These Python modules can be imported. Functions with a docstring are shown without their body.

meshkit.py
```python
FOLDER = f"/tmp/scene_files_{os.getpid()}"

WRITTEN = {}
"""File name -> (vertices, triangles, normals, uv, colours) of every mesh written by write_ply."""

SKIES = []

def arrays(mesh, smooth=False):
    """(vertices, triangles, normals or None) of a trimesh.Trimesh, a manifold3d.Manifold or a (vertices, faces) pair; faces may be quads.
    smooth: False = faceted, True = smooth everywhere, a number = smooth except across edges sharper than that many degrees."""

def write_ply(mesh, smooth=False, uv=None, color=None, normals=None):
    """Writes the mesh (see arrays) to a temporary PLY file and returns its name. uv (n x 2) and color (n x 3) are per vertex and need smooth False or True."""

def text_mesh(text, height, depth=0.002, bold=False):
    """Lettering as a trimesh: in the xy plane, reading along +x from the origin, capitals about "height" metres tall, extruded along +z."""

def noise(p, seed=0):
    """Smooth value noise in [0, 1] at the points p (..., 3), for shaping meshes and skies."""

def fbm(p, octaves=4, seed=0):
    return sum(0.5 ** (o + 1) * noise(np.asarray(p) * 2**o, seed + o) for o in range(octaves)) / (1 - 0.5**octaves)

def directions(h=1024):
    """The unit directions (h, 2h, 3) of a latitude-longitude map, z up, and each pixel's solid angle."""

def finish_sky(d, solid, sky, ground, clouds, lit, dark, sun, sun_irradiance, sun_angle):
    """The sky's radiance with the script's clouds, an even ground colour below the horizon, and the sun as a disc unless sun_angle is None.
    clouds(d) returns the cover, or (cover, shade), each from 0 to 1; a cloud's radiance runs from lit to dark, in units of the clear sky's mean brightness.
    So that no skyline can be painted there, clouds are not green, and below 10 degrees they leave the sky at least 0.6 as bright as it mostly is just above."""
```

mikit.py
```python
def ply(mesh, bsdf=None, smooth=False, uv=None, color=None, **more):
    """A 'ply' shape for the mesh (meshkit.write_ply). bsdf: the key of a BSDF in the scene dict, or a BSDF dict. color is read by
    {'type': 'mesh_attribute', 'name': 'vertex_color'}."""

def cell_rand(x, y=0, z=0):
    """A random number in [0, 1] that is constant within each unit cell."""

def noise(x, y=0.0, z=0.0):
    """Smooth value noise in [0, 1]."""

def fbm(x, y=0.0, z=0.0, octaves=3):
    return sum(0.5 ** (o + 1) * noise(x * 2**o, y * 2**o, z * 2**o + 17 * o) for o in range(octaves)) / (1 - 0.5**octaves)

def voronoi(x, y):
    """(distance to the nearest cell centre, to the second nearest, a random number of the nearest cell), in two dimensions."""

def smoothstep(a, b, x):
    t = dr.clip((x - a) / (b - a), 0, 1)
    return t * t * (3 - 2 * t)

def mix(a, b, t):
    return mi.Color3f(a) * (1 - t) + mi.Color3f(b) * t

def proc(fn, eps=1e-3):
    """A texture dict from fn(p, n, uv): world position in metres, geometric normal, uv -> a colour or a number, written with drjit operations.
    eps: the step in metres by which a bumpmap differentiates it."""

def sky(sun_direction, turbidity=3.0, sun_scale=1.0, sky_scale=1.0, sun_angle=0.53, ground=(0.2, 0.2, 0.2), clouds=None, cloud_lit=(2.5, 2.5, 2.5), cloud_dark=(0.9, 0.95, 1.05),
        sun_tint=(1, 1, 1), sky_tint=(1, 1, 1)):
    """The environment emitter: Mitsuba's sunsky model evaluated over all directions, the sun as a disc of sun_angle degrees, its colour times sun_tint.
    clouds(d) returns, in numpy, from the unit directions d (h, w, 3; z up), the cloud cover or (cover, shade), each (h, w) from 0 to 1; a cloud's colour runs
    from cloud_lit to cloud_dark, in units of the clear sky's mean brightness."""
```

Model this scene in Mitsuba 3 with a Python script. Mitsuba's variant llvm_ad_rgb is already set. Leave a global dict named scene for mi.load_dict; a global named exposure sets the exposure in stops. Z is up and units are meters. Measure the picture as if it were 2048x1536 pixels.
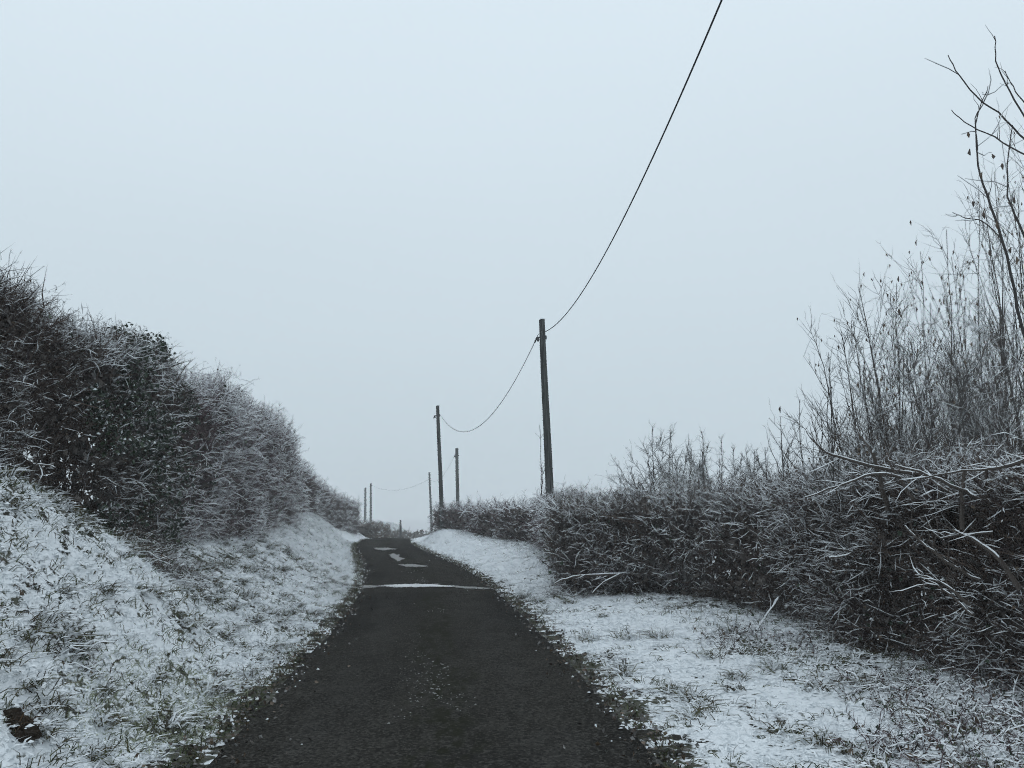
import math, numpy as np, trimesh, mitsuba as mi, drjit as dr, mikit, meshkit
from scipy.interpolate import PchipInterpolator as Curve
T = mi.ScalarTransform4f
scene, labels = {}, {}

# ---------------------------------------------------------------- camera, sky, exposure
EYE, FOCAL = np.array([0, 0, 1.5]), 1774.0           # focal length in pixels of the 2048 wide photograph
PITCH = math.atan(272 / FOCAL)
CP, SP = math.cos(PITCH), math.sin(PITCH)
HAZE = 0.0018
scene['camera'] = {'type': 'perspective', 'fov': math.degrees(2 * math.atan(1024 / FOCAL)), 'fov_axis': 'x', 'near_clip': 0.05, 'far_clip': 5000.0,
                   'to_world': T().look_at(origin=EYE.tolist(), target=[0, CP, 1.5 + SP], up=[0, 0, 1]), 'medium': {'type': 'ref', 'id': 'haze_air'}}
exposure = 1.3


def overcast(d):
    e = np.degrees(np.arcsin(np.clip(d[..., 2], 0, 1)))
    drift = meshkit.fbm(d * [2.2, 2.2, 5.0] + 3, 3) - 0.5
    return np.ones(e.shape), np.clip(1 - (e - 1) / 89.0 + 0.07 * drift, 0, 1)


scene['sky'] = mikit.sky([0.3, 0.5, 0.8], turbidity=3, sun_scale=0.02, sun_angle=30, clouds=overcast,
                         cloud_lit=(3.78, 4.27, 4.68), cloud_dark=(1.94, 2.30, 2.52), ground=(0.5, 0.5, 0.52))


def at(px, py, depth):
    """The point 'depth' metres ahead that the photograph shows at the pixel (px, py)."""
    a, b = (px - 1024) / FOCAL, (768 - py) / FOCAL
    d = np.array([a, CP - b * SP, SP + b * CP])
    return EYE + d * depth / d[1]


# ---------------------------------------------------------------- the lie of the land
def curve(*pairs):
    p = np.array(pairs, float)
    f = Curve(p[:, 0], p[:, 1])
    return lambda y: f(np.clip(y, p[0, 0], p[-1, 0]))


road_x = curve((-12, .25), (0, -.2), (5.4, -.47), (9.9, -.82), (19.3, -1.8), (25.8, -2.85), (37, -4.98), (48, -6.8), (55, -7.65), (75, -9.6), (110, -13.2), (160, -18), (300, -30), (800, -60))
road_z = curve((-12, -.03), (0, 0), (15, 0), (19, .03), (26, .17), (37, .24), (48, .28), (55, .32), (62, .24), (80, -.3), (110, -1.0), (160, -1.8), (300, -5), (800, -20))
bank_z = curve((-12, 2), (8, 1.98), (9.6, 1.75), (11, 1.28), (13, 1.1), (17, 1.12), (24, 1.32), (33, 1.65), (40, 2.25), (45, 2.3), (52, 1.9), (62, 1.4), (80, 1.1), (110, .9), (142, .9), (164, 1.1), (220, .2), (300, -3), (800, -18))
verge_rise = curve((-12, .06), (8, .07), (12, .13), (17, .24), (28, .4), (38, .5), (44, .72), (50, .6), (60, .4), (110, .9), (164, 1.5), (300, 1), (800, 1))
verge_width = curve((0, 2.6), (28, 2.2), (45, 1.25), (60, 2), (200, 4))
HALF = 1.42


def ground_z(x, y):
    x, y = np.asarray(x, float), np.asarray(y, float)
    u = x - road_x(y)
    edge = HALF + 0.12 * (meshkit.noise(np.stack([y * .5, y * 0, y * 0 + (u > 0)], -1)) - .5)
    left, right = -u - edge, u - edge
    p = np.stack([x, y, x * 0], -1)
    s = np.clip((left - .42) / 2.4, 0, 1)
    s = .45 * s + .55 * s * s * (3 - 2 * s)
    r = np.clip((right - .27) / verge_width(y), 0, 1)
    z = road_z(y) + (bank_z(y) - road_z(y)) * s + np.maximum(left - 2.8, 0).clip(0, 30) * .01
    z = z + verge_rise(y) * r * r * (3 - 2 * r)
    off = np.clip(np.maximum(left, right) / .35, 0, 1)
    far = np.clip(y / 60, 0, 1)
    bump = .16 * (meshkit.fbm(p * .9, 3, 2) - .5) + .11 * (meshkit.fbm(p * 3.1, 3, 5) - .5) + (1 - far) * .075 * (meshkit.fbm(p * 11, 3, 9) - .5)
    z = z + off * (.035 + bump * (.35 + .65 * np.clip(s * 3, 0, 1) + .2 * r))
    return np.where(np.maximum(left, right) < 0, road_z(y) - .02, z)




def on_ground(px, py):
    """The point of the ground that the photograph shows at the pixel."""
    Y = np.linspace(3, 40, 3000)
    d = np.array([at(px, py, 1.0)])[0] - EYE
    z = EYE[2] + d[2] * Y
    k = np.argmax(z < ground_z(d[0] * Y, Y))
    return np.array([d[0] * Y[k], Y[k], z[k]])


# ---------------------------------------------------------------- materials
mix, fbm, noise, smoothstep = mikit.mix, mikit.fbm, mikit.noise, mikit.smoothstep


def ground_colour(p, n, uv):
    u, y = uv.x, uv.y
    left, right = -u - HALF, u - HALF
    d = dr.maximum(left, right)
    fine = fbm(p.x * 23, p.y * 23, p.z * 23, 3)
    mid = fbm(p.x * 7.0 + 4, p.y * 7.0, p.z * 9.0, 3)
    big = fbm(p.x * 1.1, p.y * 1.1 + 9, p.z * 2, 3)
    cover = .575 + (big - .5) * .9 + (mid - .5) * 1.5 + (fine - .5) * 1.3
    cover += .34 * smoothstep(.2, .7, right) * (1 - smoothstep(1.5, 2.6, right))          # the trodden-flat verge keeps more snow
    cover += .12 * smoothstep(.15, .5, left) * (1 - smoothstep(1.2, 2.0, left))           # and so does the foot of the left bank
    cover -= .75 * (1 - smoothstep(-.02, .2, d + (mid - .5) * .6 + (big - .5) * .3))                     # litter and slush along the edge of the road
    snow = smoothstep(.32, .58, cover)
    soil = mix((.036, .034, .03), (.085, .088, .07), smoothstep(.35, .65, fbm(p.x * 3, p.y * 3, p.z * 3, 2)))
    soil = mix(soil, (.15, .14, .13), smoothstep(.5, .75, fine))
    return mix(soil, mix((.62, .65, .67), (.80, .825, .84), fine), snow)


def road_colour(p, n, uv):
    u = uv.x
    grit = fbm(p.x * 62, p.y * 62, 0, 2)
    patch = fbm(p.x * .9, p.y * .35, 3, 3)
    c = mix((.021, .0202, .019), (.033, .031, .0275), smoothstep(.3, .7, patch))
    worn = smoothstep(.34, .12, dr.abs(dr.abs(u) - .72 + (noise(p.y * .35, 7) - .5) * .16))
    c = mix(c, (.042, .040, .037), .55 * worn * smoothstep(.25, .6, fbm(p.x * 5, p.y * 1.1, 8, 3)))   # wheel tracks polished paler
    c = c * (.72 + .56 * fbm(p.x * 7, p.y * 4, 2, 3))
    c = mix(c, (.075, .072, .066), .75 * smoothstep(.56, .8, grit))
    c = mix(c, (.010, .010, .010), .6 * smoothstep(.44, .25, grit))
    strip = smoothstep(.34, .1, dr.abs(u - .02 + (noise(p.y * .8) - .5) * .3)) * smoothstep(.35, .8, fbm(p.x * 14, p.y * 6, 1, 3))
    return mix(c, (.019, .020, .012), .8 * strip)                                      # moss down the crown of the road


def rough(albedo, **k):
    return {'type': 'twosided', 'material': {'type': 'diffuse', 'reflectance': albedo}}


VC = {'type': 'mesh_attribute', 'name': 'vertex_color'}
scene['ground_mat'] = {'type': 'twosided', 'b': {'type': 'bumpmap', 'arbitrary': mikit.proc(lambda p, n, uv: fbm(p.x * 26, p.y * 26, p.z * 26, 3), eps=.006), 'scale': .035, 'bsdf': {'type': 'diffuse', 'reflectance': mikit.proc(ground_colour)}}}
scene['road_mat'] = {'type': 'twosided', 'b': {'type': 'bumpmap', 'arbitrary': mikit.proc(lambda p, n, uv: fbm(p.x * 70, p.y * 70, 0, 2), eps=.003), 'scale': .006,
                     'bsdf': {'type': 'diffuse', 'reflectance': mikit.proc(road_colour)}}}
scene['plant_mat'] = rough(VC)
scene['snow_mat'] = rough({'type': 'rgb', 'value': (.80, .825, .84)})
scene['slush_mat'] = rough({'type': 'rgb', 'value': (.27, .27, .265)})
scene['bar_mat'] = rough({'type': 'rgb', 'value': (.60, .61, .61)})
scene['frost_mat'] = rough({'type': 'rgb', 'value': (.76, .785, .80)})
scene['leaf_mat'] = {'type': 'twosided', 'b': {'type': 'principled', 'base_color': VC, 'roughness': .5, 'specular': .35}}
scene['wood_mat'] = rough(mikit.proc(lambda p, n, uv: mix((.034, .037, .036), (.105, .111, .107), smoothstep(.3, .75, fbm(p.x * 45, p.y * 45, p.z * 1.6, 3)))))
scene['steel_mat'] = rough({'type': 'rgb', 'value': (.06, .063, .066)})
scene['cable_mat'] = rough({'type': 'rgb', 'value': (.035, .037, .04)})


# ---------------------------------------------------------------- mesh helpers
def unit(v):
    return v / (np.linalg.norm(v, axis=-1, keepdims=True) + 1e-12)


def sweep(points, radii, sides=3, flat=1.0, point=False):
    """Many tubes at once: points (n, k, 3), radii (n, k). point: they taper to a tip. Returns vertices, faces."""
    n, k = points.shape[:2]
    t = unit(points[:, -1] - points[:, 0])
    a = unit(np.cross(t, np.where(np.abs(t[:, 2:]) < .9, [0, 0, 1.0], [1.0, 0, 0])))
    b = np.cross(a, t)
    ang = np.arange(sides) * 2 * np.pi / sides + np.pi / 2
    ring = np.cos(ang)[:, None] * a[:, None, None] + flat * np.sin(ang)[:, None] * b[:, None, None]
    v = points[:, :, None] + radii[:, :, None, None] * ring
    rings = k - 1 if point else k
    per = rings * sides + bool(point)
    i, j = np.meshgrid(np.arange(rings - 1), np.arange(sides), indexing='ij')
    q = np.stack([i * sides + j, i * sides + (j + 1) % sides, (i + 1) * sides + (j + 1) % sides, (i + 1) * sides + j], -1).reshape(-1, 4)
    f = np.vstack([q[:, [0, 1, 2]], q[:, [0, 2, 3]]])
    if point:
        j = np.arange(sides)
        f = np.vstack([f, np.stack([(rings - 1) * sides + j, (rings - 1) * sides + (j + 1) % sides, j * 0 + rings * sides], 1)])
        v = np.concatenate([v[:, :-1].reshape(n, -1, 3), points[:, -1:]], 1)
    return v.reshape(-1, 3), (f[None] + (np.arange(n) * per)[:, None, None]).reshape(-1, 3)


class Bag:
    """Collects vertices, faces and colours of one part."""

    def __init__(self):
        self.v, self.f, self.c, self.n = [], [], [], 0

    def add(self, v, f, c=None):
        self.v.append(v)
        self.f.append(f + self.n)
        if c is not None:
            self.c.append(np.broadcast_to(c, v.shape))
        self.n += len(v)

    def put(self, key, mat, kind=None, label=None):
        if not self.n:
            return
        c = np.vstack(self.c) if self.c else None
        scene[key] = mikit.ply((np.vstack(self.v), np.vstack(self.f)), mat, smooth=False, color=c)
        if kind or label:
            labels[key] = {k: x for k, x in (('kind', kind), ('label', label)) if x}


def name(base):
    if base not in labels:
        return base
    i = 1
    while f'{base}_{i:03d}' in labels:
        i += 1
    return f'{base}_{i:03d}'


def thing(base, label, category, group=None):
    key = name(base)
    labels[key] = {'label': label, 'category': category}
    if group:
        labels[key]['group'] = group
    return key


def part(t, base):
    if f'{t}__{base}' not in scene:
        return f'{t}__{base}'
    i = 1
    while f'{t}__{base}_{i:03d}' in scene:
        i += 1
    return f'{t}__{base}_{i:03d}'


def shoots(r, start, way, length, radius, seg=3, bend=.25, droop=0.0, tip=.35, jit=.035):
    """Centre lines and radii of n curved shoots."""
    n = len(start)
    t = np.linspace(0, 1, seg + 1)
    side = unit(np.cross(way, r.normal(size=(n, 3))))
    arc = side * (r.normal(size=(n, 1)) * bend) + np.array([0, 0, -1]) * (droop * r.uniform(.3, 1.2, (n, 1)))
    p = start[:, None] + way[:, None] * (length[:, None] * t)[..., None] + arc[:, None] * (length[:, None] * t * t)[..., None]
    p[:, 1:] += r.normal(size=(n, seg, 3)) * (length * jit)[:, None, None]
    return p, radius[:, None] * (1 - (1 - tip) * t)


def on_paths(r, pts, count, lo=.15, hi=1.0):
    """count points on each of the n paths, with the path direction there."""
    n, k = pts.shape[:2]
    t = r.uniform(lo, hi, (n, count)) * (k - 1)
    i = np.minimum(t.astype(int), k - 2)
    w = (t - i)[..., None]
    row = np.arange(n)[:, None]
    p = pts[row, i] * (1 - w) + pts[row, i + 1] * w
    return p.reshape(-1, 3), unit(pts[row, i + 1] - pts[row, i]).reshape(-1, 3)


def shade(r, n, k, colours):
    """One colour for each of n shoots of k vertices, out of a palette."""
    c = np.array(colours)[r.integers(0, len(colours), n)] * r.uniform(.7, 1.3, (n, 1))
    return np.repeat(c, k, axis=0)


def lay_snow(r, bag, pts, rad, share, thick):
    """A ridge of snow along the upper side of the shoots that do not stand upright."""
    way = unit(pts[:, -1] - pts[:, 0])
    keep = (r.uniform(size=len(pts)) < share * np.clip(1.45 - np.abs(way[:, 2]) * 1.25, 0.06, 1))
    if not keep.any():
        return
    p, q = pts[keep].copy(), rad[keep]
    t = r.uniform(0, .25, (len(p), 1, 1))
    p[:, :1] = p[:, :1] * (1 - t) + p[:, 1:2] * t
    rs = np.maximum(q * 1.1, thick * r.uniform(.6, 1.25, (len(p), 1)))
    p[..., 2] += q * .7 + rs * .35
    rs[:, 0] *= .4
    rs[:, -1] *= .3
    v, f = sweep(p, rs, 3, .8, True)
    bag.add(v, f)


TWIG = [(.070, .052, .044), (.046, .036, .031), (.100, .076, .064), (.06, .048, .048)]
PURPLE = [(.120, .082, .090), (.085, .060, .065), (.150, .112, .112), (.06, .046, .048)]
GREY = [(.11, .105, .10), (.085, .08, .077), (.14, .132, .122)]
IVY = [(.018, .032, .017), (.013, .024, .014), (.028, .045, .022)]
DEAD = [(.075, .05, .032), (.05, .035, .026), (.10, .072, .05)]


def leaves(r, bag, pos, size, colours, snow=None, share=0.0, up=.35):
    """Leaves with five points, folded along the midrib; some carry a cap of snow with a thickness."""
    n = len(pos)
    nrm = unit(r.normal(size=(n, 3)) + [0, 0, up * 2])
    a = unit(np.cross(nrm, r.normal(size=(n, 3))))
    b = np.cross(nrm, a)
    s = (size * r.uniform(.6, 1.35, n))[:, None]
    shape = [(-.55, 0, 0), (-.1, .5, .16), (.6, .0, .02), (-.1, -.5, .16)]
    v = np.stack([pos + s * (x * a + y * b + z * nrm) for x, y, z in shape], 1)
    f = np.array([[0, 2, 1], [0, 3, 2]])
    bag.add(v.reshape(-1, 3), (f[None] + 4 * np.arange(n)[:, None, None]).reshape(-1, 3), shade(r, n, 4, colours))
    if snow is not None:
        k = (nrm[:, 2] > .25) & (r.uniform(size=n) < share)
        p, aa, bb, ss = pos[k], a[k], b[k], s[k]
        lift = np.array([0, 0, 1.0])
        rim = [(-.42, 0), (0, .42), (.46, 0), (0, -.42)]
        w = np.stack([p + ss * (x * aa + y * bb) + .05 * ss * lift for x, y in rim] + [p + .3 * ss * lift], 1)
        g = np.array([[0, 1, 4], [1, 2, 4], [2, 3, 4], [3, 0, 4]])
        snow.add(w.reshape(-1, 3), (g[None] + 5 * np.arange(len(p))[:, None, None]).reshape(-1, 3))


# ---------------------------------------------------------------- ground and road
def grid(us, ys, zfun, drop=0.0):
    U, Y = np.meshgrid(us, ys)
    X = U + road_x(Y)
    v = np.stack([X, Y, zfun(X, Y) - drop], -1).reshape(-1, 3)
    m, k = len(us), len(ys)
    i, j = np.meshgrid(np.arange(k - 1), np.arange(m - 1), indexing='ij')
    q = np.stack([i * m + j, i * m + j + 1, (i + 1) * m + j + 1, (i + 1) * m + j], -1).reshape(-1, 4)
    return v, q, np.stack([U, Y], -1).reshape(-1, 2)


ys = [-12.0]
while ys[-1] < 700:
    y = ys[-1]
    ys.append(y + (.5 if y < 3.5 else max(.055, .0085 * y)))
us = np.concatenate([-np.geomspace(300, 6, 24)[:-1], np.arange(-6, -1.3, .055), np.arange(-1.3, 1.3, .2), np.arange(1.3, 5.5, .065), np.geomspace(5.5, 300, 24)])
v, f, uv = grid(us, np.array(ys), ground_z)
scene['ground'] = mikit.ply((v, f), 'ground_mat', smooth=True, uv=uv)
labels['ground'] = {'label': 'snow dusted grass bank, verges and fields on both sides of the lane', 'category': 'ground', 'kind': 'structure'}
ry = np.array([y for y in ys if y < 330][::2])
rw = np.linspace(-1, 1, 15)
U, Y = np.meshgrid(rw, ry)
wob = HALF + .10 * (meshkit.fbm(np.stack([Y * 1.7, np.sign(U) * 3, Y * 0], -1), 3) - .5)
U = U * wob
X = U + road_x(Y)
Z = road_z(Y) + .035 * (1 - (U / HALF) ** 2)
m = len(rw)
i, j = np.meshgrid(np.arange(len(ry) - 1), np.arange(m - 1), indexing='ij')
q = np.stack([i * m + j, i * m + j + 1, (i + 1) * m + j + 1, (i + 1) * m + j], -1).reshape(-1, 4)
scene['road'] = mikit.ply((np.stack([X, Y, Z], -1).reshape(-1, 3), q), 'road_mat', smooth=True, uv=np.stack([U, Y], -1).reshape(-1, 2))
labels['road'] = {'label': 'narrow dark asphalt lane curving left to a low crest', 'category': 'road', 'kind': 'structure'}


def road_point(u, y):
    return np.stack([u + road_x(y), y, road_z(y) + .035 * (1 - (u / HALF) ** 2)], -1)


# ---------------------------------------------------------------- hedges
def hedge_shrub(seed, label, y0, y1, front, base, top, depth, side, density=330, palette=TWIG, snow=.6, leaf=0, ivy=0, ivy_low=1.0, lump=.22, wisp=0, ends=(0, 0), reach=.42, back=False, group=None, droop=.12, bias=.15, bare_end=0, face=.5, flute=.7):
    """One shrub of a hedge between the depths y0 and y1. front(y): x of its foot on the lane's side; base, top: heights; side: -1 left of the lane, +1 right."""
    r = np.random.default_rng(seed)
    t = thing('hedge_shrub', label, 'hedge shrub', group)
    far = max(1.0, (y0 + y1) / 2 / 9.0)

    def surface(y, q, inset=0.0):
        """q 0 at the foot of the face, 1 at its shoulder, 2 at the back of the top, 3 at the foot behind"""
        H = top(y) - base(y)
        shape = 1 - ends[0] * np.clip(1 - (y - y0) / 1.0, 0, 1) ** 2 - ends[1] * np.clip(1 - (y1 - y) / 1.0, 0, 1) ** 2
        qq = np.array([0, .5, .9, 1.1, 1.5, 2, 3.0])
        ox = np.interp(q, qq, [.12, 0, .10, .26, depth * .5, depth * .95, depth])
        oz = np.interp(q, qq, [0, .48, .88, .97, 1.0, .93, 0])
        p = np.stack([front(y) + side * ox, y, base(y) + H * oz * shape], -1)
        nx = np.interp(q, qq, [-1, -1, -.8, -.5, 0, .7, 1])
        nz = np.interp(q, qq, [-.1, .05, .5, .85, 1, .7, 0])
        nr = np.stack([side * nx, 0 * y, nz], -1)
        k = lump * ((meshkit.fbm(p * [.9, .9, 1.3] + seed, 3, seed) - .5) * 1.9 + (meshkit.noise(p * 2.6 + seed, seed) - .5) * .8 + flute * (meshkit.noise(np.stack([y * 1.15, y * 0, np.clip(q, 0, 1.5) * .8], -1), seed + 5) - .55)) - inset + (shape - 1) * depth * .4
        return p + nr * k[..., None], nr

    # shoots over the face, the top and the two ends
    twigs, white, green = Bag(), Bag(), Bag()
    area = (y1 - y0) * (np.mean(top(np.linspace(y0, y1, 9)) - base(np.linspace(y0, y1, 9))) + depth * .4)
    n = int(area * density * .62 / far ** 1.5)
    y = r.uniform(y0, y1, n)
    q0 = r.uniform(0, 1.75, n)
    hollow = meshkit.noise(np.stack([y * 1.15, y * 0, np.clip(q0, 0, 1.5) * .8], -1), seed + 5)
    bare = (hollow < .44) & (q0 < 1.0)                      # sheltered hollows hold fewer shoots and little snow
    stay = ~bare | (r.uniform(size=n) < .55)
    y, q0, bare = y[stay], q0[stay], bare[stay]
    n = len(y)
    p, nr = surface(y, q0, .26)
    along = np.stack([0 * y, r.normal(size=n) * .45, 0 * y], -1)
    at_end = np.clip(1 - (y - y0) / .5, 0, 1)
    along[:, 1] -= at_end * 1.2
    way = unit(nr * .75 + along + r.normal(size=(n, 3)) * .5 + [0, 0, .22 + bias])
    if bare_end:
        k = r.uniform(size=n) < bare_end * .45
        y[k] = (y0 if bare_end > 0 else y1) + r.uniform(-.05, .7, k.sum())
        pe, _ = surface(y[k], r.uniform(0, 1.5, k.sum()), r.uniform(.1, 1.6, k.sum()))
        p[k] = pe
        way[k] = unit(r.normal(size=(k.sum(), 3)) * .5 + [0, -1 if bare_end > 0 else 1, .1])
    L = reach * r.uniform(.45, 1.25, n) * (1 + .25 * (q0 > .9))
    rad = np.maximum(.0034, .00028 * y) * r.uniform(.7, 1.4, n)
    sp, sr = shoots(r, p, way, L, rad, 3, .28, droop)
    twigs.add(*sweep(sp, sr, point=True), shade(r, n, 10, palette))
    high = np.clip(q0, 0, 1.3)
    lay = snow * (face + (1.1 - face) * np.clip((high - .6) / .35, 0, 1)) * np.where(bare, .25, 1)
    keep = r.uniform(size=n) < lay
    lay_snow(r, white, sp[keep], sr[keep], 1.0, .0060 * far ** .6)
    kids = 4
    cp, cd = on_paths(r, sp, kids, .15)
    cpts, crad = shoots(r, cp, unit(cd * .6 + r.normal(size=cp.shape) * .75 + [0, 0, .1]), np.repeat(L, kids) * r.uniform(.2, .55, len(cp)), np.repeat(rad, kids) * .62, 2, .35, droop)
    twigs.add(*sweep(cpts, crad, point=True), shade(r, len(cp), 7, palette))
    kl = np.repeat(lay, kids)
    keep = r.uniform(size=len(cp)) < kl * .95
    lay_snow(r, white, cpts[keep], crad[keep], 1.0, .0054 * far ** .6)
    if far < 2.6:      # the finest spurs, where they can be made out
        fp, fd = on_paths(r, cpts, 2, .2)
        fpts, frad = shoots(r, fp, unit(fd * .5 + r.normal(size=fp.shape) * .8 + [0, 0, .1]), r.uniform(.025, .075, len(fp)) * far ** .4, np.full(len(fp), .0026 * far ** .6), 1, .3)
        twigs.add(*sweep(fpts, frad, point=True), shade(r, len(fp), 4, palette))
        keep = r.uniform(size=len(fp)) < np.repeat(kl, 2) * .8
        lay_snow(r, white, fpts[keep], frad[keep], 1.0, .0046 * far ** .55)
    # long bare stems standing inside
    ni = int(n * .5)
    yi = r.uniform(y0, y1, ni)
    pi, ni_ = surface(yi, r.uniform(0, 1.0, ni), r.uniform(.3, .55, ni))
    ip, ir = shoots(r, pi, unit(r.normal(size=(ni, 3)) * .5 + [0, 0, .8]), r.uniform(.35, .8, ni), np.full(ni, .008 * far ** .4) * r.uniform(.6, 1.5, ni), 3, .25)
    twigs.add(*sweep(ip, ir, point=True), shade(r, ni, 10, palette))
    # withered leaves caught all through the inside
    inner = Bag()
    nd = int(area * 1000 / far)
    yd = r.uniform(y0, y1, nd)
    pd, _ = surface(yd, r.uniform(0, 2.0, nd),   .25 + r.uniform(0, 1, nd) ** 1.2 * min(.9, depth * .5))
    leaves(r, inner, pd, .082 * far ** .5, [(.11, .095, .086), (.09, .079, .073), (.13, .112, .10), (.10, .093, .088)])
    inner.put(f'{t}__withered_leaves', 'leaf_mat', 'stuff')
    if wisp:
        m_ = int(wisp * (y1 - y0))
        y = r.uniform(y0, y1, m_)
        p, nr = surface(y, r.uniform(1, 2, m_), .1)
        wp, wr = shoots(r, p, unit(r.normal(size=(m_, 3)) * .3 + [0, 0, 1]), r.uniform(.15, .5, m_) * far ** .3, np.maximum(.0035, .00022 * y), 4, .2)
        twigs.add(*sweep(wp, wr, point=True), shade(r, m_, 13, palette))
        cp, cd = on_paths(r, wp, 3, .3)
        cpts, crad = shoots(r, cp, unit(cd + r.normal(size=cp.shape) * .5), r.uniform(.06, .2, len(cp)), np.repeat(np.maximum(.003, .0002 * y), 3), 2)
        twigs.add(*sweep(cpts, crad, point=True), shade(r, len(cp), 7, palette))
    if leaf:
        pos, _ = on_paths(r, sp, max(1, int(leaf)), .3)
        leaves(r, green, pos[r.uniform(size=len(pos)) < leaf / max(1, int(leaf))], .028 * far ** .4, DEAD, white, .5)
    if ivy:
        m_ = int(ivy * area / far ** 1.1)
        y = r.uniform(y0, y1, m_)
        q0 = r.uniform(0, 1.6, m_) ** ivy_low
        p, nr = surface(y, q0, .1)
        k = meshkit.fbm(p * 1.5 + seed * 3, 2) > .47
        p = p[k] + nr[k] * r.uniform(-.12, .14, (k.sum(), 1)) + r.normal(size=(k.sum(), 3)) * .05
        leaves(r, green, p, .046 * far ** .35, IVY, white, .28, .5)
    twigs.put(f'{t}__twigs', 'plant_mat', 'stuff')
    white.put(f'{t}__snow', 'snow_mat', 'stuff')
    green.put(f'{t}__leaves', 'leaf_mat', 'stuff')
    return t


lf = lambda y: road_x(y) - 1.45 - curve((0, 2.62), (8, 2.6), (12, 2.35), (17, 2.3), (26, 2.2), (33, 2.1), (45, 1.7), (56, 1.0), (66, .7))(y)
lt = curve((3, 3.95), (9, 3.9), (10.0, 3.85), (10.8, 3.86), (13, 4.08), (13.4, 4.04), (14.1, 3.86), (18, 4.03), (21, 4.08), (28, 4.38), (31, 4.4), (32.6, 4.1), (34, 3.85), (40, 3.8), (45, 3.5), (54, 2.95), (66, 2.65))
lb = lambda y: ground_z(lf(y), y) - .05
hang = lambda d: (lambda y: ground_z(lf(y), y) - d)
hedge_shrub(11, 'dense brown leafless hedge shrub with fine snowy twigs at the left frame edge', 7.7, 10.2, lf, hang(.1), lt, 1.5, -1, density=430, snow=.6, leaf=.6, reach=.28, face=.75, wisp=5, palette=TWIG, ivy=12)
hedge_shrub(12, 'ivy covered dark green hedge shrub with snowy crown hanging down the left bank', 10.1, 13.9, lambda y: lf(y) + .12, hang(.25), lt, 1.7, -1, density=300, reach=.3, face=.65, snow=.85, leaf=.5, ivy=1100, lump=.3, ends=(0, .12), palette=TWIG)
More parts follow.
